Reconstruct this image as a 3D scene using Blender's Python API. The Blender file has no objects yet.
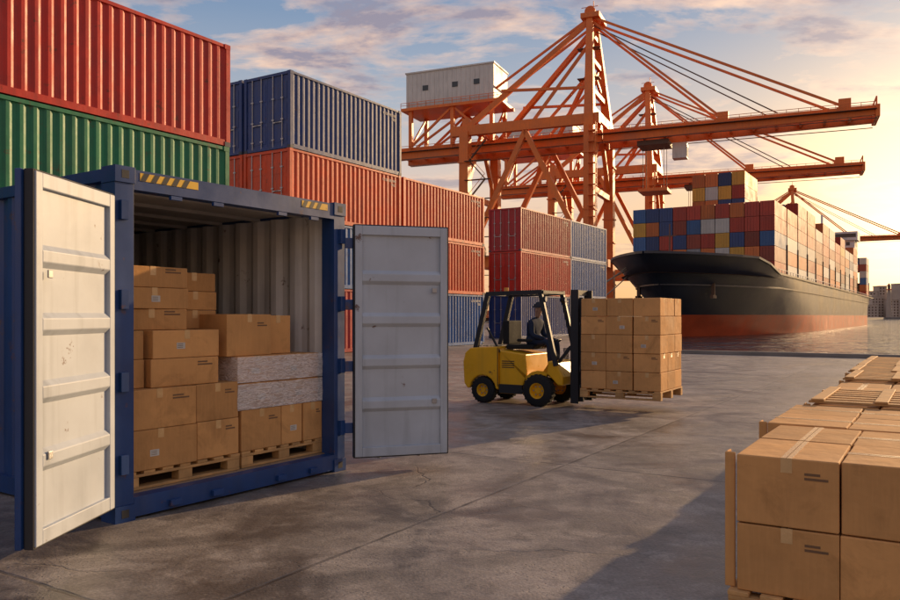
import bpy, math, random, bmesh
from mathutils import Vector, Matrix
random.seed(7)
rad=math.radians
TH=rad(58)
U=Vector((math.cos(TH),math.sin(TH),0)); V=Vector((-math.sin(TH),math.cos(TH),0))
F=784.0; HZ=316.0; CH=1.5
def scr(px,Y): return (px-450)/F*Y
SUN_AZ=47; SUN_EL=14.5
SD=Vector((math.sin(rad(SUN_AZ))*math.cos(rad(SUN_EL)),math.cos(rad(SUN_AZ))*math.cos(rad(SUN_EL)),math.sin(rad(SUN_EL))))
scene=bpy.context.scene

# ---------------------------------------------------------------- mesh builder
class MB:
    def __init__(s): s.v=[];s.f=[];s.m=[];s.mats=[]
    def mi(s,mat):
        if mat not in s.mats: s.mats.append(mat)
        return s.mats.index(mat)
    def add(s,vs,fs,mat):
        o=len(s.v); s.v+= [tuple(p) for p in vs]
        k=s.mi(mat)
        for f in fs: s.f.append([i+o for i in f]); s.m.append(k)
    def box(s,a,b,mat,R=None,c=None):
        x0,y0,z0=a;x1,y1,z1=b
        vs=[(x0,y0,z0),(x1,y0,z0),(x1,y1,z0),(x0,y1,z0),(x0,y0,z1),(x1,y0,z1),(x1,y1,z1),(x0,y1,z1)]
        if R is not None:
            cc=Vector(((x0+x1)/2,(y0+y1)/2,(z0+z1)/2)) if c is None else Vector(c)
            vs=[tuple(R@(Vector(p)-cc)+cc) for p in vs]
        s.add(vs,[(0,3,2,1),(4,5,6,7),(0,1,5,4),(1,2,6,5),(2,3,7,6),(3,0,4,7)],mat)
    def beam(s,p0,p1,w,h,mat,w1=None,h1=None):
        p0=Vector(p0);p1=Vector(p1);d=(p1-p0).normalized()
        up=Vector((0,0,1)) if abs(d.z)<.95 else Vector((1,0,0))
        r=d.cross(up).normalized();q=r.cross(d)
        w1=w if w1 is None else w1;h1=h if h1 is None else h1
        vs=[]
        for p,a,b in((p0,w,h),(p1,w1,h1)):
            for i,j in((-1,-1),(1,-1),(1,1),(-1,1)): vs.append(tuple(p+r*i*a/2+q*j*b/2))
        s.add(vs,[(0,1,2,3),(7,6,5,4),(0,4,5,1),(1,5,6,2),(2,6,7,3),(3,7,4,0)],mat)
    def cyl(s,p0,p1,r,mat,n=12,r1=None):
        p0=Vector(p0);p1=Vector(p1);d=(p1-p0).normalized();r1=r if r1 is None else r1
        up=Vector((0,0,1)) if abs(d.z)<.95 else Vector((1,0,0))
        a=d.cross(up).normalized();b=a.cross(d);vs=[]
        for p,q in((p0,r),(p1,r1)):
            for i in range(n):
                t=2*math.pi*i/n; vs.append(tuple(p+a*math.cos(t)*q+b*math.sin(t)*q))
        fs=[(i,i+n,(i+1)%n+n,(i+1)%n) for i in range(n)]
        fs.append(tuple(range(n))); fs.append(tuple(range(2*n-1,n-1,-1)))
        s.add(vs,fs,mat)
    def lathe(s,prof,c,mat,n=32):
        vs=[];c=Vector(c)
        for r,y in prof:
            for i in range(n):
                t=2*math.pi*i/n; vs.append((c.x+r*math.cos(t),c.y+y,c.z+r*math.sin(t)))
        fs=[]
        for k in range(len(prof)-1):
            for i in range(n): fs.append((k*n+i,k*n+(i+1)%n,(k+1)*n+(i+1)%n,(k+1)*n+i))
        s.add(vs,fs,mat)
    def prism(s,poly,y0,y1,mat):
        n=len(poly);vs=[(x,y0,z) for x,z in poly]+[(x,y1,z) for x,z in poly]
        fs=[tuple(range(n)),tuple(range(2*n-1,n-1,-1))]+[(i,i+n,(i+1)%n+n,(i+1)%n) for i in range(n)]
        s.add(vs,fs,mat)
    def obj(s,name,parent=None,loc=(0,0,0),rot=0,bevel=0,seg=1,smooth=False):
        me=bpy.data.meshes.new(name);me.from_pydata(s.v,[],s.f)
        for m in s.mats: me.materials.append(m)
        me.polygons.foreach_set('material_index',s.m)
        bm=bmesh.new();bm.from_mesh(me);bmesh.ops.recalc_face_normals(bm,faces=bm.faces);bm.to_mesh(me);bm.free()
        if smooth:
            me.polygons.foreach_set('use_smooth',[True]*len(me.polygons))
            try: me.set_sharp_from_angle(angle=rad(35))
            except Exception: pass
        o=bpy.data.objects.new(name,me);scene.collection.objects.link(o)
        o.location=loc;o.rotation_euler=(0,0,rot)
        if parent: o.parent=parent
        if bevel:
            b=o.modifiers.new('bev','BEVEL');b.width=bevel;b.segments=seg;b.limit_method='ANGLE'
        return o
def empty(name,loc=(0,0,0),rot=0,parent=None):
    e=bpy.data.objects.new(name,None);scene.collection.objects.link(e);e.location=loc;e.rotation_euler=(0,0,rot)
    e.empty_display_size=.2
    if parent:e.parent=parent
    return e

# ---------------------------------------------------------------- materials
def nd(t,ty,**k):
    n=t.nodes.new(ty)
    for a,b in k.items(): setattr(n,a,b)
    return n
def mth(t,op,a,b=None,c=None,clamp=False):
    n=t.nodes.new('ShaderNodeMath');n.operation=op;n.use_clamp=clamp
    for i,x in enumerate((a,b,c)):
        if x is None: continue
        if isinstance(x,(int,float)): n.inputs[i].default_value=x
        else: t.links.new(x,n.inputs[i])
    return n.outputs[0]
def mixc(t,f,a,b,mode='MIX'):
    n=t.nodes.new('ShaderNodeMix');n.data_type='RGBA';n.blend_type=mode
    for i,x in((0,f),(6,a),(7,b)):
        if isinstance(x,(int,float)): n.inputs[i].default_value=x
        elif isinstance(x,tuple): n.inputs[i].default_value=(*x[:3],1)
        else: t.links.new(x,n.inputs[i])
    return n.outputs[2]
def noise(t,vec,scale,detail=4,rough=.55,stretch=None,dist=0):
    if stretch:
        m=t.nodes.new('ShaderNodeMapping');m.inputs['Scale'].default_value=stretch
        t.links.new(vec,m.inputs[0]);vec=m.outputs[0]
    n=t.nodes.new('ShaderNodeTexNoise');n.inputs['Scale'].default_value=scale
    n.inputs['Detail'].default_value=detail;n.inputs['Roughness'].default_value=rough;n.inputs['Distortion'].default_value=dist
    t.links.new(vec,n.inputs['Vector']);return n.outputs['Fac']
def mrange(t,x,a,b,c,d):
    n=t.nodes.new('ShaderNodeMapRange');t.links.new(x,n.inputs[0])
    for i,q in enumerate((a,b,c,d)): n.inputs[i+1].default_value=q
    return n.outputs[0]
def mk(name,col,rough=.5,metal=0,var=.2,vscale=2,bump=0,bscale=40,rust=0,streak=0,island=0,spec=.5,bdist=.01,stain=0):
    m=bpy.data.materials.new(name);m.use_nodes=True;t=m.node_tree;b=t.nodes['Principled BSDF']
    tc=nd(t,'ShaderNodeTexCoord').outputs['Object']
    oi=nd(t,'ShaderNodeObjectInfo').outputs['Random']
    va=nd(t,'ShaderNodeVectorMath',operation='ADD');t.links.new(tc,va.inputs[0])
    k=nd(t,'ShaderNodeCombineXYZ');s=mth(t,'MULTIPLY',oi,57.)
    t.links.new(s,k.inputs[0]);t.links.new(s,k.inputs[1]);t.links.new(k.outputs[0],va.inputs[1]);vec=va.outputs[0]
    n1=noise(t,vec,vscale,4,.6)
    f=mrange(t,n1,.25,.75,1-var,1+var)
    if island:
        g=nd(t,'ShaderNodeNewGeometry').outputs['Random Per Island']
        f=mth(t,'MULTIPLY',f,mrange(t,g,0,1,1-island,1+island))
    vm=nd(t,'ShaderNodeVectorMath',operation='SCALE');vm.inputs[0].default_value=col[:3];t.links.new(f,vm.inputs['Scale'])
    c=vm.outputs[0]
    if streak:
        n2=noise(t,vec,1.,4,.6,(5,5,.35))
        c=mixc(t,mrange(t,n2,.5,.75,0,streak),c,(col[0]*.35+.02,col[1]*.35+.02,col[2]*.35+.015))
        n4=noise(t,vec,1.3,3,.6,(3,3,.6))
        c=mixc(t,mrange(t,n4,.52,.8,0,streak*.4),c,(col[0]*.7+.14,col[1]*.7+.12,col[2]*.7+.11))
    if stain:
        n6=noise(t,vec,3.2,6,.72,None,.6)
        c=mixc(t,mrange(t,n6,.52,.72,0,stain),c,(col[0]*.5,col[1]*.48,col[2]*.45))
        n7=noise(t,vec,1.,3,.6,(60,60,4))
        c=mixc(t,mrange(t,n7,.45,.7,0,stain*.35),c,(col[0]*1.3,col[1]*1.3,col[2]*1.35))
    if rust:
        n3=noise(t,vec,4.5,6,.7)
        c=mixc(t,mrange(t,n3,.66-rust*.1,.70,0,.9),c,(.12,.05,.025))
    t.links.new(c,b.inputs['Base Color'])
    t.links.new(mrange(t,n1,.3,.7,max(rough-.1,.02),min(rough+.12,1)),b.inputs['Roughness'])
    b.inputs['Metallic'].default_value=metal
    b.inputs['Specular IOR Level'].default_value=spec
    if bump:
        bn=nd(t,'ShaderNodeBump');bn.inputs['Strength'].default_value=bump;bn.inputs['Distance'].default_value=bdist
        t.links.new(noise(t,vec,bscale,3),bn.inputs['Height']);t.links.new(bn.outputs[0],b.inputs['Normal'])
    return m
P_RED=mk('paint_red',(.52,.032,.018),.45,var=.2,rust=.5,streak=.55,bump=.35,bscale=3,bdist=.02,spec=.35)
P_ORED=mk('paint_orange_red',(.60,.075,.020),.45,var=.2,rust=.5,streak=.55,bump=.35,bscale=3,bdist=.02,spec=.35)
P_CRIM=mk('paint_crimson',(.36,.025,.028),.48,var=.2,rust=.5,streak=.5,bump=.35,bscale=3,bdist=.02,spec=.35)
P_GREEN=mk('paint_green',(.02,.18,.085),.48,var=.2,rust=.5,streak=.55,bump=.35,bscale=3,bdist=.02,spec=.35)
P_NAVY=mk('paint_navy',(.020,.050,.18),.45,var=.2,rust=.45,streak=.5,bump=.35,bscale=3,bdist=.02,spec=.4)
P_BLUE=mk('paint_blue',(.02,.10,.30),.45,var=.2,rust=.45,streak=.5,bump=.35,bscale=3,bdist=.02,spec=.4)
P_OPEN=mk('paint_open_blue',(.012,.050,.18),.4,var=.25,rust=.6,streak=.45,bump=.2,bscale=4,bdist=.01)
INNER=mk('inner_lining',(.74,.72,.69),.6,var=.15,rust=.3,streak=.6,bump=.1)
DOORW=mk('door_white',(.45,.50,.56),.5,var=.12,rust=.02,streak=.55,bump=.25,bscale=4,bdist=.012)
GASK=mk('rubber_gasket',(.03,.03,.033),.7)
STEEL=mk('galvanized_steel',(.40,.40,.40),.45,.7,rust=.25)
CAST=mk('corner_casting',(.04,.05,.07),.6,rust=.5)
WOODF=mk('plywood_floor',(.30,.20,.12),.7,var=.3)
CEIL=mk('container_ceiling',(.50,.49,.47),.65,streak=.2)
CARD=mk('cardboard',(.60,.31,.112),.78,var=.16,vscale=2.5,bump=.5,bscale=5,bdist=.022,island=.19,spec=.25,stain=.5)
CARD2=mk('cardboard_edge',(.18,.09,.04),.85,var=.1,spec=.2)
TAPE=mk('packing_tape',(.66,.41,.18),.22,var=.12,vscale=9)
LABEL=mk('paper_label',(.55,.52,.46),.7)
PRINT=mk('printed_marking',(.18,.10,.05),.8)
WOOD=mk('pallet_wood',(.54,.30,.11),.75,var=.3,vscale=6,bump=.4,bscale=30,island=.25,stain=.4)
YEL=mk('forklift_yellow',(.84,.43,.006),.33,var=.12,rust=.2,streak=.25)
BLK=mk('black_metal',(.018,.018,.02),.5)
RUB=mk('tire_rubber',(.022,.022,.022),.85,bump=.3,spec=.2)
GLASS=mk('lamp_glass',(.7,.3,.05),.2)
HAZY=mk('hazard_yellow',(.75,.45,.03),.5,rust=.4)
HAZB=mk('hazard_black',(.02,.02,.02),.5)
CR=mk('crane_orange',(.74,.17,.022),.48,var=.22,vscale=.25,rust=.2,streak=.3)
CRD=mk('crane_dark',(.10,.05,.03),.6)
CRW=mk('crane_house_white',(.62,.60,.56),.5,var=.1,vscale=.3,streak=.4)
HULL=mk('hull_navy',(.018,.025,.045),.4,var=.4,vscale=.12,rust=.1,stain=.3)
BOOT=mk('hull_antifouling',(.50,.085,.028),.5,var=.3,vscale=.2,rust=.3,stain=.5)
DECK=mk('ship_deck',(.16,.07,.05),.7,vscale=.3)
SHW=mk('ship_white',(.65,.65,.63),.5,vscale=.3)
GLZ=mk('dark_glass',(.03,.04,.05),.1)
SKIN=mk('skin',(.42,.24,.16),.5,var=.05)
CLOTH=mk('work_clothes',(.025,.035,.065),.85,var=.2,vscale=8,spec=.2)
VEST=mk('cap_fabric',(.05,.05,.06),.8,spec=.2)
ROPE=mk('mooring_rope',(.35,.31,.25),.9)
CONCW=mk('quay_concrete_wall',(.22,.20,.18),.85,var=.3,vscale=.8)

# ---------------------------------------------------------------- shipping container
def corr(mb,p0,ux,n,L,z0,z1,mat,depth=.036,per=.28):
    N=max(1,round(L/per));pr=L/N;pts=[]
    for i in range(N):
        a=i*pr
        pts+=[(a,0),(a+pr*.26,0),(a+pr*.5,-1),(a+pr*.76,-1)]
    pts.append((L,0))
    p0=Vector(p0);ux=Vector(ux);n=Vector(n);vs=[];fs=[]
    for a,d in pts:
        q=p0+ux*a+n*d*depth
        vs+=[(q.x,q.y,z0),(q.x,q.y,z1)]
    for i in range(len(pts)-1): fs.append((2*i,2*i+2,2*i+3,2*i+1))
    mb.add(vs,fs,mat)
GL={'0':'111101101101111','1':'010110010010111','2':'111001111100111','3':'111001111001111','4':'101101111001001','5':'111100111001111','6':'111100111101111','7':'111001010010010','8':'111101111101111','9':'111101111001111','U':'101101101101111','C':'111100100100111','T':'111010010010010','L':'100100100100111','K':'101110100110101'}
def glyphs(mb,txt,x,z,h,y,mat):
    px=h/5
    for ch in txt:
        g=GL.get(ch)
        if g:
            for i,b in enumerate(g):
                if b=='1':
                    r,c=divmod(i,3)
                    mb.add([(x+c*px,y,z-(r+1)*px),(x+(c+1)*px,y,z-(r+1)*px),(x+(c+1)*px,y,z-r*px),(x+c*px,y,z-r*px)],[(0,1,2,3)],mat)
        x+=px*4
def container(L,W,H,mat,loc,rot,name='shipping_container',marks=True):
    mb=MB();p=.13
    for x in(0,L-p):
        for y in(0,W-p): mb.box((x,y,.118),(x+p,y+p,H-.118),mat)
    for x in(0,L-.17):
        for y in(0,W-.16):
            for z in(0,H-.118): mb.box((x-.004,y-.004,z),(x+.174,y+.164,z+.118),CAST if z==0 else mat)
    for y in(.01,W-.09):
        mb.box((.17,y,.02),(L-.17,y+.08,.17),mat); mb.box((.17,y,H-.09),(L-.17,y+.07,H-.01),mat)
    for x in(.01,L-.09):
        mb.box((x,.16,.02),(x+.08,W-.16,.16),mat); mb.box((x,.16,H-.12),(x+.08,W-.16,H-.01),mat)
    corr(mb,(p,.03,0),(1,0,0),(0,-1,0),L-2*p,.165,H-.085,mat)
    corr(mb,(p,W-.03,0),(1,0,0),(0,1,0),L-2*p,.165,H-.085,mat)
    corr(mb,(L-.03,p,0),(0,1,0),(1,0,0),W-2*p,.155,H-.115,mat)
    mb.box((.1,.06,H-.06),(L-.1,W-.06,H-.03),mat)
    mb.box((.05,.06,.1),(L-.1,W-.06,.14),CAST)
    for y0,y1 in((p+.01,W/2-.005),(W/2+.005,W-p-.01)):
        mb.box((.05,y0,.17),(.09,y1,H-.13),mat)
        for zz in(.28,.28+(H-.5)/3,.28+2*(H-.5)/3):
            mb.box((.04,y0+.08,zz),(.049,y1-.08,zz+(H-.5)/3-.14),mat)
        for k in(.28,.72):
            y=y0+(y1-y0)*k; mb.cyl((.015,y,.1),(.015,y,H-.1),.019,STEEL,8)
            for z in(.35,1.1,1.9): mb.box((-.002,y-.06,z),(.047,y+.06,z+.05),STEEL)
            mb.box((-.006,y-.02,1.0),(.012,y+.34*(1 if k<.5 else -1),1.04),STEEL)
    if marks:
        s=random.choice(['TCLU','CLTU','LUTU','KLCU'])+' '+''.join(random.choice('0123456789') for _ in range(6))
        glyphs(mb,s,L-.35-len(s)*.088,H-.26,.11,.026,LABEL)
        glyphs(mb,'45'+random.choice('01')+'1',L-.35-4*.088,H-.43,.11,.026,LABEL)
    return mb.obj(name,None,loc,rot)
def stack(corner_xy,specs,L,W=2.44,rows=1,marks=True):
    for r in range(rows):
        z=0.0
        for H,m in specs:
            c=Vector((corner_xy[0],corner_xy[1],0))+V*(r*(W+.08))
            jit=random.uniform(-.03,.03)
            container(L,W,H,m,(c.x+U.x*jit,c.y+U.y*jit,z+.004),TH,marks=marks and r==0); z+=H+.006
Y0=20.2;e=Vector((scr(230,Y0),Y0,0));o=e-U*12.19
stack((o.x,o.y),[(2.9,P_BLUE),(2.93,P_GREEN),(2.62,P_RED)],12.19,rows=2,marks=False)
o2=o-U*12.35
stack((o2.x,o2.y),[(2.9,P_BLUE),(2.93,P_GREEN),(2.62,P_RED)],12.19,rows=1)
Y0=29.2;c1=Vector((scr(290,Y0),Y0,0))
stack((c1.x,c1.y),[(2.59,P_CRIM),(2.59,P_BLUE),(2.59,P_ORED),(2.9,P_NAVY)],7.1,rows=2)
c2=c1+U*7.28
stack((c2.x,c2.y),[(2.59,P_BLUE),(2.59,P_ORED),(2.59,P_ORED)],7.4,rows=1)
c2b=c2+V*2.52
stack((c2b.x,c2b.y),[(2.59,P_BLUE),(2.59,P_RED),(2.85,P_NAVY)],7.4,rows=1)
Y0=51.8;c3=Vector((scr(521,Y0),Y0,0))
stack((c3.x,c3.y),[(2.9,P_NAVY),(2.9,P_RED),(2.9,P_CRIM)],8.2,rows=1)
c4=c3+U*8.35
stack((c4.x,c4.y),[(2.9,P_ORED),(2.9,P_BLUE),(2.9,P_BLUE)],7.3,rows=1)
c5=c3-U*8.6+V*3
stack((c5.x,c5.y),[(2.9,P_BLUE),(2.9,P_GREEN)],8.2,rows=1)

# ---------------------------------------------------------------- pallets and boxes
def pallet(mb,x0,y0,z,L,W):
    n=7;bw=.1
    for i in range(n):
        a=x0+(L-bw)*i/(n-1)+random.uniform(-.006,.006)
        mb.box((a,y0,z+.118),(a+bw,y0+W,z+.14),WOOD)
    for k in(0,.5,1):
        b=y0+(W-.1)*k
        mb.box((x0,b,z+.096),(x0+L,b+.1,z+.1175),WOOD)
        for q in(0,.5,1):
            a=x0+(L-.13)*q; mb.box((a,b+.003,z+.022),(a+.13,b+.097,z+.0955),WOOD)
        mb.box((x0,b,z),(x0+L,b+.1,z+.0215),WOOD)
def cbox(mb,tp,x0,y0,z0,x1,y1,z1,jit=.008,tape='x',label=None,g=.003):
    a=random.uniform(-1,1)*jit; R=Matrix.Rotation(a*1.6,3,'Z')
    c=Vector(((x0+x1)/2+random.uniform(-jit,jit)*.6,(y0+y1)/2+random.uniform(-jit,jit)*.6,(z0+z1)/2))
    hx,hy,hz=(x1-x0)/2-g,(y1-y0)/2-g,(z1-z0)/2-.0015
    def bx(m,a,b,mat):
        lo=c+Vector(a);hi=c+Vector(b); m.box(tuple(lo),tuple(hi),mat,R,c)
    bx(mb,(-hx,-hy,-hz),(hx,hy,hz),CARD)
    w=.026;q=.0012
    if tape=='x':
        bx(tp,(-hx-q,-w,hz-.07),(-hx,w,hz+q),TAPE);bx(tp,(hx,-w,hz-.07),(hx+q,w,hz+q),TAPE);bx(tp,(-hx,-w,hz),(hx,w,hz+q),TAPE)
        bx(tp,(-hx,-.0015,hz+q),(hx,.0015,hz+q*1.6),CARD2)
    elif tape=='y':
        bx(tp,(-w,-hy-q,hz-.07),(w,-hy,hz+q),TAPE);bx(tp,(-w,hy,hz-.07),(w,hy+q,hz+q),TAPE);bx(tp,(-w,-hy,hz),(w,hy,hz+q),TAPE)
        bx(tp,(-.0015,-hy,hz+q),(.0015,hy,hz+q*1.6),CARD2)
    if label:
        if 'y' in label:
            u=random.uniform(-.3,.3)*hx
            bx(tp,(u-.04,-hy-q*1.4,-hz*.35),(u+.04,-hy,-hz*.35+.05),LABEL)
            for k in range(3): bx(tp,(u-.032,-hy-q*1.7,-hz*.35+.01+k*.013),(u+.02,-hy-q*1.45,-hz*.35+.014+k*.013),PRINT)
        if 'p' in label:
            for k in range(2): bx(tp,(hx*.35,-hy-q*1.5,hz*.42+k*.022),(hx*(.8-.15*k),-hy,hz*.42+.012+k*.022),PRINT)

# ---- open container
OA=rad(55.5)
OC=Vector((-2.41,5.64,0))
oc=empty('open_shipping_container',OC,OA)
W,L,H=2.44,6.06,2.59
mb=MB()
for x in(0,W-.15):
    mb.box((x,0,.12),(x+.15,.16,H-.12),P_OPEN); mb.box((x,L-.15,.12),(x+.15,L,H-.12),P_OPEN)
    for y in(-.012,L-.16):
        for z in(0,H-.118):
            mb.box((x-.006,y,z),(x+.156,y+.178,z+.119),P_OPEN)
            if y<1: mb.box((x+.045,y-.0015,z+.03),(x+.105,y,z+.09),GASK)
mb.box((.151,.0,.02),(W-.151,.12,.165),P_OPEN)
mb.box((.151,.0,H-.16),(W-.151,.12,H-.012),P_OPEN)
mb.box((.165,L-.1,.02),(W-.165,L-.02,.16),P_OPEN); mb.box((.165,L-.1,H-.12),(W-.165,L-.02,H-.01),P_OPEN)
for x in(.01,W-.09):
    mb.box((x,.17,.02),(x+.08,L-.17,.165),P_OPEN); mb.box((x,.17,H-.1),(x+.08,L-.17,H-.01),P_OPEN)
corr(mb,(.03,.15,0),(0,1,0),(-1,0,0),L-.3,.16,H-.095,P_OPEN)
corr(mb,(W-.03,.15,0),(0,1,0),(1,0,0),L-.3,.16,H-.095,P_OPEN)
corr(mb,(.15,L-.03,0),(1,0,0),(0,1,0),W-.3,.155,H-.115,P_OPEN)
mb.box((.05,.1,H-.05),(W-.05,L-.08,H-.03),P_OPEN)
mb.obj('frame_and_walls',oc,bevel=.006,seg=2)
mb=MB()
corr(mb,(.075,.16,0),(0,1,0),(-1,0,0),L-.31,.17,H-.1,INNER,.034)
corr(mb,(W-.075,.16,0),(0,1,0),(1,0,0),L-.31,.17,H-.1,INNER,.034)
corr(mb,(.1,L-.075,0),(1,0,0),(0,1,0),W-.2,.165,H-.12,INNER,.034)
mb.obj('inner_lining',oc)
mb=MB()
mb.box((.08,.121,.13),(W-.08,L-.08,.17),WOODF)
for i in range(6): mb.box((.1+i*.375,.13,.17),(.1+i*.375+.368,L-.1,.174),WOODF)
mb.box((.08,.13,H-.075),(W-.08,L-.1,H-.06),CEIL)
for i in range(9): mb.box((.08,.5+i*.6,H-.105),(W-.08,.56+i*.6,H-.0755),CEIL)
for z in(.55,1.2,1.9):
    for i in range(5): mb.box((W-.085,.6+i*1.1,z),(W-.072,.66+i*1.1,z+.03),STEEL)
mb.obj('floor_and_ceiling',oc)
mb=MB()
def stripes(x0,x1,zc):
    n=int((x1-x0)/.09);h=.03
    mb.box((x0,-.003,zc-h),(x1,0,zc+h),HAZY)
    for i in range(n):
        a=x0+i*.09
        mb.add([(a,-.0045,zc-h),(a+.045,-.0045,zc-h),(a+.08,-.0045,zc+h),(a+.035,-.0045,zc+h)],[(0,1,2,3)],HAZB)
stripes(.20,.72,H-.06); stripes(1.86,2.2,H-.06)
for x in(.45,.85,1.55,1.95):
    mb.box((x,-.03,H-.2),(x+.10,.0,H-.17),P_OPEN); mb.box((x,-.03,.045),(x+.10,0,.09),P_OPEN)
for z in(.35,.95,1.55,2.2):
    for x in(.03,W-.09): mb.box((x,-.035,z),(x+.06,.0,z+.14),P_OPEN)
mb.obj('hardware_and_stripes',oc,bevel=.002)
def door(name,hinge,ang,w,sign,z0=.13,z1=2.38):
    mb=MB()
    def bx(a,b,m):
        ya,yb=a[1]*sign,b[1]*sign
        mb.box((a[0],min(ya,yb),a[2]),(b[0],max(ya,yb),b[2]),m)
    h=z1-z0
    bx((.045,-.02,z0+.05),(w-.045,.008,z1-.05),DOORW)
    for x0,x1 in((.0,.07),(w-.07,w)): bx((x0,-.035,z0),(x1,.038,z1),DOORW)
    for a,b in((z0,z0+.09),(z1-.09,z1)): bx((.0701,-.0345,a),(w-.0701,.037,b),DOORW)
    n=5;ih=h-.18
    for i in range(1,n):
        zc=z0+.09+ih*i/n
        poly=[(.008,zc-.07),(.038,zc-.035),(.038,zc+.035),(.008,zc+.07)]
        vs=[(x,y*sign,z) for x in(.07,w-.07) for y,z in poly]
        mb.add(vs,[(0,1,5,4),(1,2,6,5),(2,3,7,6),(0,3,2,1),(4,5,6,7)],DOORW)
    bx((-.012,-.03,z0-.012),(.0,.028,z1+.012),GASK); bx((w,-.03,z0-.012),(w+.014,.028,z1+.012),GASK)
    bx((.0,-.03,z1),(w,.028,z1+.012),GASK); bx((.0,-.03,z0-.012),(w,.028,z0),GASK)
    bx((-.008,-.075,z0-.01),(w+.035,-.0355,z1+.01),P_OPEN)
    for x in(.28*w,.72*w):
        mb.cyl((x,-.10*sign,z0-.04),(x,-.10*sign,z1+.02),.02,STEEL,10)
        for z in(.3,.9,1.5,2.15): bx((x-.07,-.125,z),(x+.07,-.0755,z+.05),STEEL)
    for z in(.35,.95,1.55,2.15): bx((-.09,-.05,z+.01),(-.0125,-.012,z+.11),P_OPEN)
    for i in range(2): bx((w-.16,.0385,z0+.5+i*1.1),(w-.11,.050,z0+.55+i*1.1),STEEL)
    o=mb.obj(name,oc,bevel=.005,seg=2)
    o.matrix_parent_inverse=oc_inv
    o.location=hinge;o.rotation_euler=(0,0,ang)
bpy.context.view_layer.update()
oc_inv=oc.matrix_world.inverted()
door('door_leaf',(-2.41-.02,5.60,0),rad(-93),.97,1,z1=2.36)
rp=OC+Vector((math.cos(OA),math.sin(OA),0))*W
door('door_leaf.001',(rp.x+.10,rp.y-.03,0),rad(17),.93,-1)

fz=.176
Y1=.13
p1=empty('pallet_of_boxes',parent=None,loc=OC,rot=OA)
mb=MB();pallet(mb,.16,.14,fz,1.1,1.1);mb.obj('wooden_pallet',p1,bevel=.003)
b=MB();t=MB();z=fz+.141
X0=.13
for r in range(2):
    cbox(b,t,X0,Y1,z,X0+.68,Y1+.55,z+.31,tape='y',label='y' if r==0 else 'p'); cbox(b,t,X0+.69,Y1+.02,z,X0+1.13,Y1+.55,z+.31,tape='y',label='p')
    cbox(b,t,X0,Y1+.56,z,X0+.56,Y1+1.1,z+.31); cbox(b,t,X0+.57,Y1+.56,z,X0+1.13,Y1+1.1,z+.31); z+=.31
for r in range(2):
    cbox(b,t,X0+.30,Y1+.06,z,X0+.95,Y1+.5,z+.225,tape='y' if r else 'x',label='y' if r else 'p',jit=.015)
    cbox(b,t,X0-.0,Y1+.12,z,X0+.28,Y1+.6,z+.225,tape='y')
    cbox(b,t,X0+.1,Y1+.62,z,X0+.56,Y1+1.08,z+.225); cbox(b,t,X0+.57,Y1+.56,z,X0+1.1,Y1+1.08,z+.225,tape='y'); z+=.225
z2=z
for r in range(3):
    hh=.17
    cbox(b,t,X0+.06,Y1+.16,z,X0+.72,Y1+.55,z+hh,tape='y',label='p' if r!=1 else 'y',jit=.018)
    cbox(b,t,X0+.05,Y1+.6,z,X0+.6,Y1+1.05,z+hh,tape='y',jit=.018); z+=hh
z=z2
for r in range(3):
    cbox(b,t,X0+.78,Y1+.45,z,X0+1.24,Y1+.9,z+.165,tape='y',jit=.012); z+=.165
b.obj('cardboard_boxes',p1,bevel=.006,seg=2);t.obj('tape_and_labels',p1)

# clear stretch film: mostly transparent, glossy, milky in the folds
WRAP=bpy.data.materials.new('stretch_wrap');WRAP.use_nodes=True
tt=WRAP.node_tree;bs=tt.nodes['Principled BSDF'];tc=nd(tt,'ShaderNodeTexCoord').outputs['Object']
nw=noise(tt,tc,6,3,.55,(1.2,1.2,5),2.2)
rdg=mth(tt,'SUBTRACT',1.0,mth(tt,'MULTIPLY',mth(tt,'ABSOLUTE',mth(tt,'SUBTRACT',nw,.5)),9.0),None,True)
bs.inputs['Base Color'].default_value=(.86,.84,.82,1)
tt.links.new(mth(tt,'ADD',mth(tt,'MULTIPLY',rdg,.35),.40),bs.inputs['Alpha']);bs.inputs['Roughness'].default_value=.12
bn=nd(tt,'ShaderNodeBump');bn.inputs['Strength'].default_value=.8;bn.inputs['Distance'].default_value=.02
tt.links.new(nw,bn.inputs['Height']);tt.links.new(bn.outputs[0],bs.inputs['Normal'])

p2=empty('pallet_of_boxes',loc=OC,rot=OA)
mb=MB();pallet(mb,1.30,.16,fz,1.0,1.1);mb.obj('wooden_pallet',p2,bevel=.003)
b=MB();t=MB();z=fz+.141;X0=1.29
for i,(a,c) in enumerate(((0,.47),(.475,.74),(.745,1.0))):
    cbox(b,t,X0+a,Y1+.03,z,X0+c,Y1+.55,z+.36,tape='y',label=['p','y','p'][i]); cbox(b,t,X0+a,Y1+.56,z,X0+c,Y1+1.1,z+.36,tape='y')
z+=.36;zw=z
for r in range(2):
    for a,c in((0,.47),(.475,1.0)):
        cbox(b,t,X0+a-.02,Y1+.05,z,X0+c-.02,Y1+.55,z+.235,tape='y',label='y'); cbox(b,t,X0+a,Y1+.56,z,X0+c,Y1+1.08,z+.235)
    z+=.235
cbox(b,t,X0-.12,Y1+.1,z,X0+.40,Y1+.6,z+.37,tape='y',label='p',jit=.02); cbox(b,t,X0+.42,Y1+.2,z,X0+.74,Y1+.65,z+.36,tape='y',jit=.02)
cbox(b,t,X0+.0,Y1+.64,z,X0+.5,Y1+1.08,z+.3,tape='y')
b.obj('cardboard_boxes',p2,bevel=.006,seg=2);t.obj('tape_and_labels',p2)
mb=MB()
xa,xb,ya,yb=X0-.045,X0+1.0,Y1+.025,Y1+1.1
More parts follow.
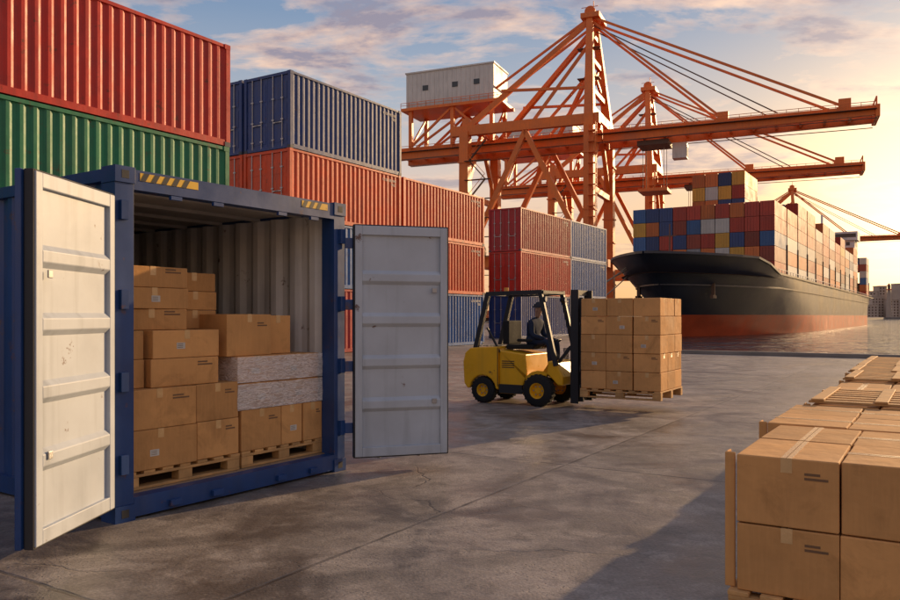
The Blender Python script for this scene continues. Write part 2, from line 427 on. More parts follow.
for k,(za,zb) in enumerate(((zw+.004,zw+.228),(zw+.242,zw+.466))):
    n=26
    per=[(xa+(xb-xa)*i/n,ya) for i in range(n)]+[(xb,ya+(yb-ya)*i/n) for i in range(n)]+[(xb-(xb-xa)*i/n,yb) for i in range(n)]+[(xa,yb-(yb-ya)*i/n) for i in range(n)]
    vs=[];fs=[];m=6
    for j in range(m):
        for x,y in per:
            d=random.uniform(-.004,.006);vs.append((x+d,y-random.uniform(0,.008),za+(zb-za)*j/(m-1)))
    q=len(per)
    for j in range(m-1):
        for i in range(q): fs.append((j*q+i,j*q+(i+1)%q,(j+1)*q+(i+1)%q,(j+1)*q+i))
    mb.add(vs,fs,WRAP)
mb.obj('stretch_wrap',p2,smooth=True)

# ---- foreground rows of boxed pallets (bottom right)
bw=.468;bh=.338
C0=Vector((1.42,3.9,0))
RR=rad(-32)
for i in range(8):
    for j in range(4):
        sh=0 if i==0 else (.075 if i==1 else random.uniform(-.02,.08))
        org=C0+U*(i*1.28)-V*(j*1.03-(sh if j==0 else sh*.3))
        e_=empty('pallet_of_boxes',org,RR)
        b=MB();t=MB();m_=MB()
        pallet(m_,-.03,-.03,0,1.0,1.26)
        z=.141
        for r in range(2):
            for a in range(2):
                for c in range(2):
                    cbox(b,t,a*bw,c*.61,z,a*bw+bw-.004,c*.61+.605,z+bh-.004+(random.uniform(-.002,.006) if r==1 else 0),tape='x' if (a+i)%3 else 'y',label='p' if c==0 and i==0 else None,jit=.011)
            z+=bh
        if j==0:
            b.box((-.058,.03,.141),(-.008,.045,z),CARD);b.box((-.058,.046,.141),(-.046,.13,z),CARD)
        if (i>=2 and (i+j)%2==0) or i>=4:
            for k in range(7): m_.box((-.02,k*.185+.01,z+.012),(.96,k*.185+.10,z+.030),WOOD)
            for k in(0,.43,.86): m_.box((k,0,z+.0305),(k+.09,1.22,z+.046),WOOD)
        m_.obj('wooden_pallet',e_,bevel=.003)
        b.obj('cardboard_boxes',e_,bevel=.007,seg=2);t.obj('tape_and_labels',e_)

# ---------------------------------------------------------------- forklift
FA=rad(-32);FO=Vector((1.43,12.92,0))
fk=empty('forklift',FO,FA)
mb=MB()
def arc(cx,cz,r,a0,a1,n=8): return [(cx+r*math.cos(rad(a0+(a1-a0)*i/n)),cz+r*math.sin(rad(a0+(a1-a0)*i/n))) for i in range(n+1)]
poly=[(-.76,.24)]+arc(-1.06,.22,.26,8,172)+[(-1.36,.24),(-1.43,.33),(-1.45,.70),(-1.41,.86),(-1.30,.95),(-.76,.98)]
mb.prism(poly,.05,1.03,YEL)
poly=[(-.755,.18),(-.33,.18)]+[(.0+.31*math.cos(rad(a)),.26+.31*math.sin(rad(a))) for a in range(172,20,-19)]+[(.33,.36),(.42,.36),(.42,.50),(.30,.74),(.16,.76),(.10,.46),(-.22,.46),(-.26,.86),(-.755,.92)]
mb.prism(poly,.09,.99,YEL)
mb.obj('body',fk,bevel=.03,seg=3)
mb=MB()
mb.box((-.74,.06,.19),(-.30,.0895,.34),BLK);mb.box((-.74,.9905,.19),(-.30,1.02,.34),BLK)
mb.box((-.30,.02,.22),(-.12,.15,.26),BLK)
mb.box((-1.452,.3,.45),(-1.44,.78,.6),BLK)
for i in range(5): mb.box((-1.2+i*.07,.2,.972),(-1.17+i*.07,.88,.982),BLK)
for i in range(4): mb.box((-.70,.087,.62+i*.035),(-.46,.0895,.635+i*.035),BLK)
mb.box((-.765,.045,.30),(-.752,.0495,.96),BLK)
for y in(.10,.98):
    mb.beam((-1.22,y,.92),(-.98,y,1.86),.07,.08,BLK); mb.beam((.30,y,.68),(.02,y,1.88),.06,.07,BLK)
    mb.beam((-1.0,y,1.88),(.06,y,1.90),.06,.07,BLK)
    mb.beam((-.74,y,.88),(-.99,y,1.3),.03,.03,BLK)
mb.beam((-1.0,.1,1.88),(-1.0,.98,1.88),.05,.05,BLK);mb.beam((.05,.1,1.90),(.05,.98,1.90),.05,.05,BLK)
for i in range(8):
    x=-.9+i*.12; mb.box((x,.12,1.875),(x+.025,.96,1.905),BLK)
mb.cyl((.22,.54,.6),(.02,.54,1.02),.03,BLK)
for i in range(4): mb.cyl((.2,.72+i*.05,.7),(.16,.72+i*.05,.95),.008,BLK,6)
n=20;R=.165;c=Vector((.02,.54,1.03));nx=Vector((-.2,0,.42)).normalized();ax=Vector((0,1,0));ay=nx.cross(ax)
for i in range(n):
    a=2*math.pi*i/n;b_=2*math.pi*(i+1)/n
    mb.cyl(c+ax*R*math.cos(a)+ay*R*math.sin(a),c+ax*R*math.cos(b_)+ay*R*math.sin(b_),.014,BLK,8)
for a in(0,2.1,4.2): mb.cyl(c,c+ax*R*math.cos(a)+ay*R*math.sin(a),.012,BLK,6)
mb.obj('overhead_guard_and_controls',fk,bevel=.004)
mb=MB()
mb.box((-.72,.28,.93),(-.20,.82,1.01),RUB)
mb.box((-.80,.30,1.01),(-.68,.80,1.42),RUB)
mb.box((-.5,.25,1.06),(-.22,.30,1.11),RUB);mb.box((-.5,.80,1.06),(-.22,.85,1.11),RUB)
mb.obj('seat',fk,bevel=.02,seg=3)
mb=MB()
for y in(.22,.80):
    mb.box((.50,y-.0,.07),(.64,y+.05,1.93),BLK); mb.box((.63,y+.055,.10),(.70,y+.10,1.80),BLK)
    mb.cyl((.54,y+.12,.15),(.54,y+.12,1.7),.03,BLK,12)
for z in(.1,.9,1.84): mb.box((.51,.271,z),(.57,.799,z+.09),BLK)
mb.cyl((.60,.54,.15),(.60,.54,1.2),.045,BLK,14); mb.cyl((.60,.54,1.2),(.60,.54,1.75),.028,STEEL,12)
for y in(.47,.61): mb.box((.60,y,.4),(.612,y+.02,1.75),STEEL)
mb.beam((.1,.25,.5),(.5,.25,1.0),.05,.05,BLK);mb.beam((.1,.83,.5),(.5,.83,1.0),.05,.05,BLK)
for z in(.30,.60): mb.box((.705,.10,z),(.735,.98,z+.09),BLK)
for i in range(7): mb.box((.708,.12+i*.14,.69),(.728,.14+i*.14,1.35),BLK)
mb.box((.706,.10,1.35),(.73,.98,1.39),BLK)
for y in(.26,.72):
    mb.box((.736,y,.27),(.77,y+.1,.75),BLK); mb.box((.77,y,.275),(1.85,y+.1,.312),BLK)
mb.obj('mast_and_forks',fk,bevel=.004)
def wheel(cx,cy,r,w,name):
    mb=MB();h=w/2
    mb.lathe([(r*.50,-h),(r*.86,-h),(r*.97,-h*.8),(r,-h*.5),(r,h*.5),(r*.97,h*.8),(r*.86,h),(r*.50,h)],(cx,cy,r),RUB)
    for k in range(22):
        a=2*math.pi*k/22;ca,sa=math.cos(a),math.sin(a)
        mb.beam((cx+ca*r*.995,cy-h*.75,r+sa*r*.995),(cx+ca*r*.995,cy+h*.75,r+sa*r*.995),.02,.02,RUB)
    mb.lathe([(0.001,-h*.5),(r*.18,-h*.55),(r*.2,-h*.4),(r*.40,-h*.35),(r*.43,-h*.85),(r*.51,-h*.9),(r*.51,h*.9),(r*.3,h*.4),(.001,h*.4)],(cx,cy,r),YEL)
    for k in range(6):
        a=math.pi*k/3; mb.cyl((cx+r*.29*math.cos(a),cy-h*.55,r+r*.29*math.sin(a)),(cx+r*.29*math.cos(a),cy-h*.3,r+r*.29*math.sin(a)),.012,STEEL,6)
    mb.obj(name,fk,smooth=True)
wheel(0,.09,.265,.2,'front_wheel');wheel(0,.99,.265,.2,'front_wheel_far')
wheel(-1.06,.13,.225,.17,'rear_wheel');wheel(-1.06,.95,.225,.17,'rear_wheel_far')
mb=MB()
for y in(.14,.94):
    mb.cyl((.02,y,1.78),(.10,y,1.78),.05,BLK,14); mb.cyl((.101,y,1.78),(.106,y,1.78),.042,LABEL,14)
mb.cyl((-.85,.54,1.91),(-.85,.54,2.0),.04,GLASS,14)
mb.obj('lamps',fk)
ld=empty('pallet_of_boxes',FO,FA)
b=MB();t=MB();m_=MB()
pallet(m_,.775,-.04,.313-.10,1.30,1.18)
m_.obj('wooden_pallet',ld,bevel=.003)
z=.213+.141
for r in range(5):
    for a in range(3):
        for c_ in range(3):
            cbox(b,t,.785+a*.428,-.03+c_*.388,z,.785+a*.428+.425,-.03+c_*.388+.385,z+.283,tape='y' if (a+r)%3 else 'x',jit=.012,label='y' if (c_==0 and (a+r)%3==1) else ('p' if c_==0 and r%2 else None))
    z+=.285
b.obj('cardboard_boxes',ld,bevel=.007);t.obj('tape_and_labels',ld)
def skin(name,V_,E,Rr,mat,parent,root=0,sub=2):
    me=bpy.data.meshes.new(name);me.from_pydata(V_,E,[]);me.materials.append(mat)
    o=bpy.data.objects.new(name,me);scene.collection.objects.link(o);o.parent=parent
    s=o.modifiers.new('skin','SKIN');s.use_smooth_shade=True
    for i,r in enumerate(Rr):
        sv=me.skin_vertices[0].data[i];sv.radius=(r,r) if isinstance(r,(int,float)) else r
        sv.use_root=(i==root)
    m=o.modifiers.new('sub','SUBSURF');m.levels=sub;m.render_levels=sub
    return o
dv=empty('forklift_driver',FO,FA)
bx0,yc=-.36,.55
Vb=[(bx0,yc,1.06),(bx0+.03,yc,1.20),(bx0+.08,yc,1.38),(bx0+.10,yc,1.48),
 (bx0+.02,yc-.10,1.06),(bx0+.40,yc-.13,1.07),(bx0+.42,yc-.13,.70),(bx0+.44,yc-.13,.53),(bx0+.54,yc-.13,.50),
 (bx0+.02,yc+.10,1.06),(bx0+.40,yc+.13,1.07),(bx0+.42,yc+.13,.70),(bx0+.44,yc+.13,.53),(bx0+.54,yc+.13,.50),
 (bx0+.08,yc-.19,1.39),(bx0+.12,yc-.23,1.17),(bx0+.32,yc-.15,1.11),
 (bx0+.08,yc+.19,1.39),(bx0+.12,yc+.23,1.17),(bx0+.32,yc+.15,1.11)]
Eb=[(0,1),(1,2),(2,3),(0,4),(4,5),(5,6),(6,7),(7,8),(0,9),(9,10),(10,11),(11,12),(12,13),(2,14),(14,15),(15,16),(2,17),(17,18),(18,19)]
Rb=[(.15,.11),(.14,.11),(.16,.11),.06,.09,.075,.055,.045,.04,.09,.075,.055,.045,.04,.065,.05,.036,.065,.05,.036]
skin('clothed_body',Vb,Eb,Rb,CLOTH,dv)
hx=bx0+.13
skin('head_and_neck',[(bx0+.10,yc,1.46),(hx-.01,yc,1.54),(hx,yc,1.61),(hx+.005,yc,1.68)],[(0,1),(1,2),(2,3)],[.05,.055,(.085,.075),(.07,.065)],SKIN,dv)
mb=MB();mb.prism([(hx+.075,1.61),(hx+.105,1.585),(hx+.078,1.578)],yc-.012,yc+.012,SKIN)
for s in(-1,1):
    mb.box((hx-.02,yc+s*.078-.008,1.58),(hx+.015,yc+s*.078+.008,1.64),SKIN)
    mb.box((hx+.074,yc+s*.03-.01,1.613),(hx+.082,yc+s*.03+.01,1.623),BLK)
mb.box((hx+.068,yc-.022,1.555),(hx+.078,yc+.022,1.561),CRD)
mb.obj('face_features',dv,bevel=.003)
mb=MB()
for k in range(5):
    z0,z1=1.645+k*.02,1.665+k*.02
    r0=.098*math.cos(k*.28);r1=.098*math.cos((k+1)*.28)
    mb.cyl((hx-.005,yc,z0),(hx-.005,yc,z1),r0,VEST,20,r1)
mb.box((hx+.06,yc-.065,1.652),(hx+.16,yc+.065,1.662),VEST)
mb.obj('cap',dv,smooth=True)
for s in(-1,1):
    w=Vector((bx0+.32,yc+s*.15,1.11));g=Vector((bx0+.385,yc+s*.145,1.085))
    Vh=[tuple(w),tuple(w*.4+g*.6),tuple(g)];Eh=[(0,1),(1,2)];Rh=[.026,.036,.03]
    for i in range(4):
        off=Vector((.0,(i-1.5)*.02,0));l=[.03,.034,.032,.024][i]
        a=g+off;q=len(Vh)
        Vh+=[tuple(a),tuple(a+Vector((l,0,-.004))),tuple(a+Vector((l+.008,0,-.028)))];Eh+=[(2,q),(q,q+1),(q+1,q+2)];Rh+=[.010,.009,.008]
    q=len(Vh);Vh+=[tuple(w*.5+g*.5+Vector((.01,-s*.03,0))),tuple(g+Vector((.0,-s*.05,-.015)))];Eh+=[(1,q),(q,q+1)];Rh+=[.012,.010]
    skin('hand',Vh,Eh,Rh,SKIN,dv,sub=1)

# ---------------------------------------------------------------- gantry cranes
def crane(org,scale,name='gantry_crane',rot=-23.5):
    e_=empty(name,org,rad(rot));e_.scale=(scale,)*3
    A=MB();g=26.;hw=9.
    zb=38.5;ap=62.
    for y in(-hw,hw):
        for x in(0,-g):
            A.beam((x,y,1.5),(x,y,zb+(2 if x==0 else 1)),2.3,2.1,CR,2.1,1.9)
            for zz in(8,17,22,33): A.box((x-1.25,y-1.25,zz),(x+1.25,y+1.25,zz+.3),CR)
            for k in(-2.2,2.2):
                A.box((x-1,y+k*1.6-1.2,.2),(x+1,y+k*1.6+1.2,1.5),CRD)
                for q in(-.7,.7): A.cyl((x-.3,y+k*1.6+q,.35),(x+.3,y+k*1.6+q,.35),.35,CRD,12)
        A.beam((0,y,12.5),(-g,y,12.5),1.5,2.2,CR)
        A.beam((2,y,zb+1.2),(-g-3,y,zb+1.2),1.3,2.0,CR)
        A.beam((-.5,y,13.5),(-g*.5,y,zb),1.,1.,CR);A.beam((-g+.5,y,13.5),(-g*.5,y,zb),1.,1.,CR)
        A.beam((0,y,zb+1),(-1.5,y*.26,ap),1.9,1.9,CR,1.2,1.2)
        A.beam((-g,y,zb+1.5),(-1.8,y*.26,ap-1),1.1,1.1,CR,.9,.9)
        A.beam((-g*.45,y,zb+1.5),(-1.6,y*.45,ap-6.5),.7,.7,CR)
        A.beam((-g*.72,y*.8,zb+9.2),(-1.2,y*.75,zb+8),.5,.5,CR)
    for x in(0,-g):
        A.beam((x,-hw-4,1.9),(x,hw+4,1.9),1.7,1.6,CR)
        A.beam((x,-hw,12.6),(x,hw,12.6),1.3,1.6,CR)
        A.beam((x,-hw,zb+3),(x,hw,zb+3),1.5,1.8,CR)
        A.beam((x,-hw,27),(x,0,zb+2),.8,.8,CR);A.beam((x,hw,27),(x,0,zb+2),.8,.8,CR)
        A.beam((x,-hw,26.5),(x,hw,26.5),1.,1.1,CR)
    for z in(46.5,53,58.5):
        k=(z-zb)/(ap-zb); yy=hw*(1-k*.74);A.beam((-1.5*k,-yy,z),(-1.5*k,yy,z),.8,.9,CR)
    A.beam((-.6,-7.0,46.5),(-1.2,4.7,53),.5,.5,CR);A.beam((-.6,7.0,46.5),(-1.2,-4.7,53),.5,.5,CR)
    A.box((-3.2,-3.4,ap-.4),(.6,3.4,ap+.6),CR)
    for y in(-2.2,2.2): A.cyl((-1.5,y-.3,ap+1.1),(-1.5,y+.3,ap+1.1),1.1,CR,16)
    A.beam((-3,-3.3,ap+1.6),(.4,-3.3,ap+1.6),.1,.1,CR);A.beam((-1.3,0,ap+.6),(-1.3,0,ap+4),.15,.15,CR)
    for z in(49,55): A.box((-3.6,-4.5,z),(.8,-2.5,z+.15),CRD)
    x0,x1=-45,49.5
    for y in(-3.2,3.2):
        A.box((x0,y-.6,zb-2.4),(1.2,y+.6,zb+.1),CR)
        A.beam((1.4,y,zb-1.2),(x1,y,zb-.9),1.2,2.4,CR,1.0,1.7)
        A.box((x0,y+(.75 if y>0 else -.95),zb-2.5),(x1,y+(.95 if y>0 else -.75),zb-2.38),CRD)
        yr=y+(1.5 if y>0 else -1.5)
        A.box((x0,min(yr,y),zb-.9),(x1,max(yr,y),zb-.82),CRD)
        for zz in(.1,-.35): A.beam((x0,yr,zb+zz+.2),(x1,yr,zb+zz+.2),.09,.09,CR)
        for i in range(48):
            xx=x0+i*2; A.beam((xx,yr,zb-.85),(xx,yr,zb+.35),.09,.09,CR)
        A.beam((-1.2,y*.7,ap),(x1-5,y,zb+.2),.42,.42,CR);A.beam((-1.2,y*.7,ap-.8),(24,y,zb+.2),.42,.42,CR)
        A.beam((-1.2,y*.7,ap-1.6),(x1-16,y,zb+.2),.2,.2,CRD)
        A.beam((-1.8,y*.7,ap-.3),(x0+5,y,zb+.2),.42,.42,CR)
        A.beam((-g*.5,y,zb),(-1.2,y,zb+12),.5,.5,CR)
        A.box((x1-6,y-.4,zb-.2),(x1-4,y+.4,zb+1.6),CR);A.box((23,y-.4,zb-.2),(25,y+.4,zb+1.4),CR)
    for i in range(24):
        xx=x0+.5+i*4.08; A.box((xx,-2.6,zb-1.6),(xx+.5,2.6,zb-.9),CR)
        if i<23: A.beam((xx+.2,-2.6 if i%2 else 2.6,zb-1.3),(xx+4.2,2.6 if i%2 else -2.6,zb-1.3),.25,.25,CR)
    A.box((x1-.2,-4,zb-2.1),(x1+.5,4,zb),CR)
    for y in(-3.2,3.2): A.beam((x1,y,zb),(x1,y,zb+1.5),.25,.25,CR)
    A.beam((x1,-3.2,zb+1.5),(x1,3.2,zb+1.5),.2,.2,CR)
    A.box((8,-3,zb-3.5),(14,3,zb-2.6),CRD);A.box((14.5,-1.3,zb-6.2),(17.2,1.3,zb-3.2),CRW);A.box((17.21,-1.2,zb-5.9),(17.25,1.2,zb-4),GLZ)
    for k in(-2,2):
        for x in(9,13): A.cyl((x,k,zb-3.3),(x,k,zb-12),.06,CRD,6)
    A.box((8.2,-3.1,zb-12.6),(13.8,3.1,zb-12),CR)
    hz0=zb+8.6
    A.box((-43,-5,hz0-.6),(-20,5,hz0),CR)
    for x in(-41,-31,-22):
        for y in(-4,4): A.beam((x,y,zb),(x,y,hz0-.4),.8,.8,CR)
        A.beam((x,-4,zb+.2),(x,4,hz0-.4),.4,.4,CR)
    for y in(-4,4): A.beam((-41,y,zb+.2),(-31,y,hz0-.4),.45,.45,CR);A.beam((-22,y,zb+.2),(-31,y,hz0-.4),.45,.45,CR)
    A.box((-42,-4.3,hz0),(-21.5,4.3,hz0+7.6),CRW)
    A.box((-42.2,-4.5,hz0+7.6),(-21.3,4.5,hz0+7.9),CRW)
    for i in range(19): A.box((-41.6+i*1.05,-4.36,hz0+.3),(-41.5+i*1.05,-4.3,hz0+7.4),CRW)
    for x in(-38,-31,-26): A.box((x,-4.40,hz0+3.6),(x+1.3,-4.3,hz0+4.7),GLZ)
    A.box((-42.06,-1,hz0),(-42,1,hz0+2.2),GLZ)
    for x in(-36,-27): A.cyl((x,0,hz0+7.9),(x,0,hz0+9),.7,CRW,12)
    for zz in(.6,1.1): A.beam((-43,-5,hz0+zz),(-20,-5,hz0+zz),.09,.09,CR)
    for i in range(12): A.beam((-43+i*2.05,-5,hz0),(-43+i*2.05,-5,hz0+1.1),.09,.09,CR)
    for i in range(9):
        z=2+i*3.9; xa,xb=(-g+1.5,-g+5)
        if i%2: xa,xb=xb,xa
        A.beam((xa,-hw-1.6,z),(xb,-hw-1.6,z+3.9),.6,.15,CRD); A.beam((xa,-hw-1.9,z+1),(xb,-hw-1.9,z+4.9),.09,.09,CR)
        A.box((min(xa,xb)-1,-hw-2.0,z-.1),(max(xa,xb)+1,-hw-.9,z),CRD)
    for k in(0,1):
        for q in(0,1): A.beam((.2+k*1.5,-hw-1.3-q*1.2,2),(.2+k*1.5,-hw-1.3-q*1.2,zb),.12,.12,CR)
    for i in range(18): A.box((.2,-hw-2.5,2+i*2.05),(1.7,-hw-1.3,2.1+i*2.05),CR)
    A.cyl((-g,-4,15),(-g,-3,15),2.4,CRD,20); A.box((-8,hw-2,13.8),(-3,hw+2,17),CRW)
    A.obj('steel_structure',e_)
P0=Vector((30.6,160,0))
crane(P0,1.0)
crane(P0+Vector((.40,.917,0))*70,1.06)
crane(P0+U*255,1.0)

# ---------------------------------------------------------------- cargo ship
WL=-1.9
so=P0-V*22.5-U*22; so.z=WL
ship=empty('cargo_ship',so,TH)
mb=MB();LS=235.;HB=13.
levels=[-3,-1.2,0,1.2,2.6,3.6,4.8,6.5,8.2,9.8,11.2,12.6]
taus=[0,.003,.007,.012,.02,.03,.045,.06,.08,.10,.13,.16,.2,.26,.33,.45,.6,.75,.88,.95,1]
def xs(z):
    k=max(0,z)/12.6
    return -19*k**1.2 + (0 if z>=0 else 1.5*z*-1)
def zt(z,x):
    if z>11:
        k=min(1,max(0,(x-2)/12)); return z-(z-10.6 if z>11.5 else z-10.4)*k*1.0
    return z
def hb(z,x):
    k=max(0,min(1,(z)/12.6)); ent=66-36*k**.8
    t_=max(0,min(1,(x-xs(z))/ent)); f=(1-(1-t_)**2.0)**(.80)
    f=f if t_>0 else 0
    st=max(0,(x-(LS-28))/28); f*= 1-(.55*(1-k))*st**2
    return HB*f
for sgn in(1,-1):
    vs=[];nz=len(levels);nt=len(taus)
    for z in levels:
        for q in taus:
            x=xs(z)+(LS-xs(z))*q
            vs.append((x,sgn*hb(z,x),zt(z,x)))
    for j in range(nz-1):
        fs=[(j*nt+i,j*nt+i+1,(j+1)*nt+i+1,(j+1)*nt+i) for i in range(nt-1)]
        sub=[vs[k] for f in fs for k in f]
        mb.add(sub,[(4*i,4*i+1,4*i+2,4*i+3) for i in range(len(fs))],BOOT if levels[j+1]<=3.7 else HULL)
tv=[(LS,hb(z,LS),zt(z,LS)) for z in levels]+[(LS,-hb(z,LS),zt(z,LS)) for z in reversed(levels)]
mb.add(tv,[tuple(range(len(tv)))],HULL)
ho=mb.obj('hull',ship)
bm=bmesh.new();bm.from_mesh(ho.data);bmesh.ops.remove_doubles(bm,verts=bm.verts,dist=.01);bmesh.ops.recalc_face_normals(bm,faces=bm.faces);bm.to_mesh(ho.data);bm.free()
ho.data.polygons.foreach_set('use_smooth',[True]*len(ho.data.polygons))
try: ho.data.set_sharp_from_angle(angle=rad(40))
except Exception: pass
mb=MB()
for sgn in(1,-1):
    for z,w_ in((12.6,.35),(8.2,.22)):
        pr=None
        for q in taus:
            x=xs(z)+(LS-xs(z))*q;p=(x,sgn*(hb(z,x)+.05),zt(z,x)+.05)
            if pr and q>0: mb.beam(pr,p,w_,w_,HULL)
            pr=p
dk=[];dk2=[]
for q in taus:
    x=xs(11.2)+(LS-xs(11.2))*q; dk.append((x+.1,hb(11.2,x)*.985,min(9.9,zt(11.2,x)-.5)));dk2.append((x+.1,-hb(11.2,x)*.985,min(9.9,zt(11.2,x)-.5)))
n=len(dk);mb.add(dk+dk2,[(i,i+1,n+i+1,n+i) for i in range(n-1)],DECK)
mb.cyl((-6,0,10),(-6,0,18),.22,DECK,10,.1);mb.box((-6.1,-1.0,16),(-5.9,1.0,16.2),DECK)
for y in(-4,4): mb.cyl((-4,y-1,11),(-4,y+1,11),.8,DECK,14)
mb.box((9,-11,9.9),(9.5,11,13),DECK)
for sgn in(-1,1):
    x=-3;y=sgn*(hb(8.2,x)+.15);mb.box((x-.3,y-.25,6.6),(x+.3,y+.25,8.6),CRD);mb.box((x-1.1,y-.25,6.2),(x+1.1,y+.25,6.7),CRD)
for k in range(70):
    x=14+k*3.1;mb.beam((x,-12.9,10.3),(x,-12.9,11.5),.08,.08,SHW)
mb.beam((14,-12.9,11.5),(230,-12.9,11.5),.09,.09,SHW)
sx=178
mb.box((sx,-11,10),(sx+12,11,30),SHW)
for k in range(7):
    z=12+k*2.7
    for i in range(9): mb.box((sx-.06,-9.5+i*2.2,z),(sx,-8.3+i*2.2,z+1.2),GLZ)
    for i in range(4): mb.box((sx+1+i*2.8,-11.06,z),(sx+2.4+i*2.8,-11,z+1.2),GLZ)
mb.box((sx-1,-12,30),(sx+9,12,33),SHW);mb.box((sx-1.06,-11.5,31),(sx-1,11.5,32.3),GLZ)
mb.cyl((sx+5,0,33),(sx+5,0,40),.4,SHW,10)
mb.box((sx+22,-4,10),(sx+30,4,33),CR)
mb.obj('superstructure_and_deck',ship)
cols=[mk('deck_box_'+n_,c,.6,var=.15,vscale=.4,island=.25) for n_,c in (('red',(.36,.05,.03)),('orange',(.52,.15,.04)),('rust',(.24,.05,.03)),('navy',(.035,.06,.16)),('blue',(.05,.12,.28)),('white',(.50,.48,.45)),('grey',(.24,.25,.27)),('teal',(.05,.15,.16)),('yellow',(.55,.30,.05)))]
wts=[6,5,4,7,4,2,1,.3,2]
mb=MB();x=13.;bi=0
while x<LS-12:
    if sx-13<x<sx+31: x=sx+32
    top=[5,5,6,6,5,6,6,5,6,6,5,6,6,5,6,6,5][min(bi,16)]
    for c_ in range(10):
        y=-12.45+c_*2.5
        r_=top+(0 if bi!=1 else (3 if 3<=c_<=6 else 0))-(1 if random.random()<.15 and bi>1 else 0)
        for r in range(r_):
            if r<r_-1 and 0<c_<9 and bi!=0 and r<4: continue
            m=random.choices(cols,wts)[0]
            if bi>=1 and c_==0: m=random.choices(cols,[6,7,4,1,1,6,1,0,1])[0]
            mb.box((x+.05,y+.05,10.3+r*2.6),(x+12.1,y+2.42,10.3+r*2.6+2.53),m)
            if bi==0 or r>=5:
                for k in(.5,1.0,1.5,2.0): mb.box((x-.01,y+k-.04,10.4+r*2.6),(x+.05,y+k+.04,10.3+r*2.6+2.4),m)
    mb.box((x+12.35,-12.6,10),(x+12.75,12.6,16.5),CRD)
    x+=13.1;bi+=1
mb.obj('deck_containers',ship)
mb=MB()
def rope(a,b_,sag,r):
    a=Vector(a);b_=Vector(b_);n=14;prev=a
    for i in range(1,n+1):
        k=i/n;p=a.lerp(b_,k);p.z-=sag*4*k*(1-k);mb.cyl(prev,p,r,ROPE,6);prev=p
for k,bq in enumerate([( -12,19.5),(-22,21),(4,20)]): rope((-9+k*2,6,11.2),(bq[0]-8,bq[1],2.3),1.2,.09)
mb.obj('mooring_ropes',ship)

# ---------------------------------------------------------------- ground, quay wall, water
B=Vector((scr(655,32.1),32.1,0));C=Vector((scr(611,72),72,0))
q_=P0-V*8; D=q_-U*26; E=q_+U*1400
A_=B-V*700
poly=[A_,B,C,D,E,Vector((-2500,E.y,0)),Vector((-2500,-1500,0)),Vector((A_.x,-1500,0))]
G=bpy.data.materials.new('concrete_ground');G.use_nodes=True;t=G.node_tree;bs=t.nodes['Principled BSDF']
tc=nd(t,'ShaderNodeTexCoord').outputs['Object']
mp=nd(t,'ShaderNodeMapping');mp.inputs['Rotation'].default_value=(0,0,-TH);t.links.new(tc,mp.inputs[0])
sp=nd(t,'ShaderNodeSeparateXYZ');t.links.new(mp.outputs[0],sp.inputs[0])
wob=mth(t,'MULTIPLY',mth(t,'SUBTRACT',noise(t,tc,3,3),.5),.03)
def joint(o,p,off,w):
    a=mth(t,'ADD',mth(t,'ADD',o,wob),off);f=mth(t,'FRACT',mth(t,'DIVIDE',a,p))
    d=mth(t,'ABSOLUTE',mth(t,'SUBTRACT',f,.5));return mrange(t,d,.5-w/p*1.6,.5-w/p*.6,0,1)
jx=joint(sp.outputs[0],4.8,2.3,.013);jy=joint(sp.outputs[1],5.2,2.0,.013)
J=mth(t,'MAXIMUM',jx,jy)
jn=noise(t,tc,2.5,4);J=mth(t,'MULTIPLY',J,mrange(t,jn,.35,.65,.35,1))
def fl(o,p,off): return mth(t,'FLOOR',mth(t,'DIVIDE',mth(t,'ADD',o,off),p))
cx=nd(t,'ShaderNodeCombineXYZ');t.links.new(fl(sp.outputs[0],4.8,2.3),cx.inputs[0]);t.links.new(fl(sp.outputs[1],5.2,2.0),cx.inputs[1])
wn=nd(t,'ShaderNodeTexWhiteNoise');t.links.new(cx.outputs[0],wn.inputs[0])
n1=noise(t,tc,.35,5,.62);n2=noise(t,tc,1.3,6,.66,None,.8);n3=noise(t,tc,55,2,.6);n4=noise(t,tc,.7,6,.62,None,1.4)
c=mixc(t,mrange(t,n1,.38,.62,0,1),(.150,.125,.104),(.255,.218,.185))
c=mixc(t,mrange(t,n2,.45,.62,0,.7),c,(.36,.31,.265))
c=mixc(t,mrange(t,n4,.49,.64,0,.75),c,(.070,.057,.048))
n5=noise(t,tc,5,6,.70,None,.5)
c=mixc(t,mrange(t,n5,.50,.68,0,.6),c,(.08,.067,.056))
c=mixc(t,mrange(t,n5,.32,.44,.45,0),c,(.40,.35,.30))
# tyre tracks left by the trucks: wide arcs crossing the yard
sg=nd(t,'ShaderNodeSeparateXYZ');t.links.new(tc,sg.inputs[0])
trk=None
for (ax_,ay_,R_) in ((-9,26,22.0),(-9,26,23.1),(22,-6,21.0),(22,-6,22.1),(-30,-20,41.5),(-30,-20,42.6)):
    dx=mth(t,'SUBTRACT',sg.outputs[0],ax_);dy=mth(t,'SUBTRACT',sg.outputs[1],ay_)
    rr=mth(t,'SQRT',mth(t,'ADD',mth(t,'MULTIPLY',dx,dx),mth(t,'MULTIPLY',dy,dy)))
    k_=mrange(t,mth(t,'ABSOLUTE',mth(t,'SUBTRACT',rr,R_)),.06,.15,1,0)
    trk=k_ if trk is None else mth(t,'MAXIMUM',trk,k_)
trk=mth(t,'MULTIPLY',trk,mrange(t,n2,.42,.62,.1,.6))
c=mixc(t,trk,c,(.05,.043,.038))
f=mth(t,'MULTIPLY',mrange(t,n3,.3,.7,.72,1.28),mrange(t,wn.outputs[0],0,1,.82,1.15))
vm=nd(t,'ShaderNodeVectorMath',operation='SCALE');t.links.new(c,vm.inputs[0]);t.links.new(f,vm.inputs['Scale'])
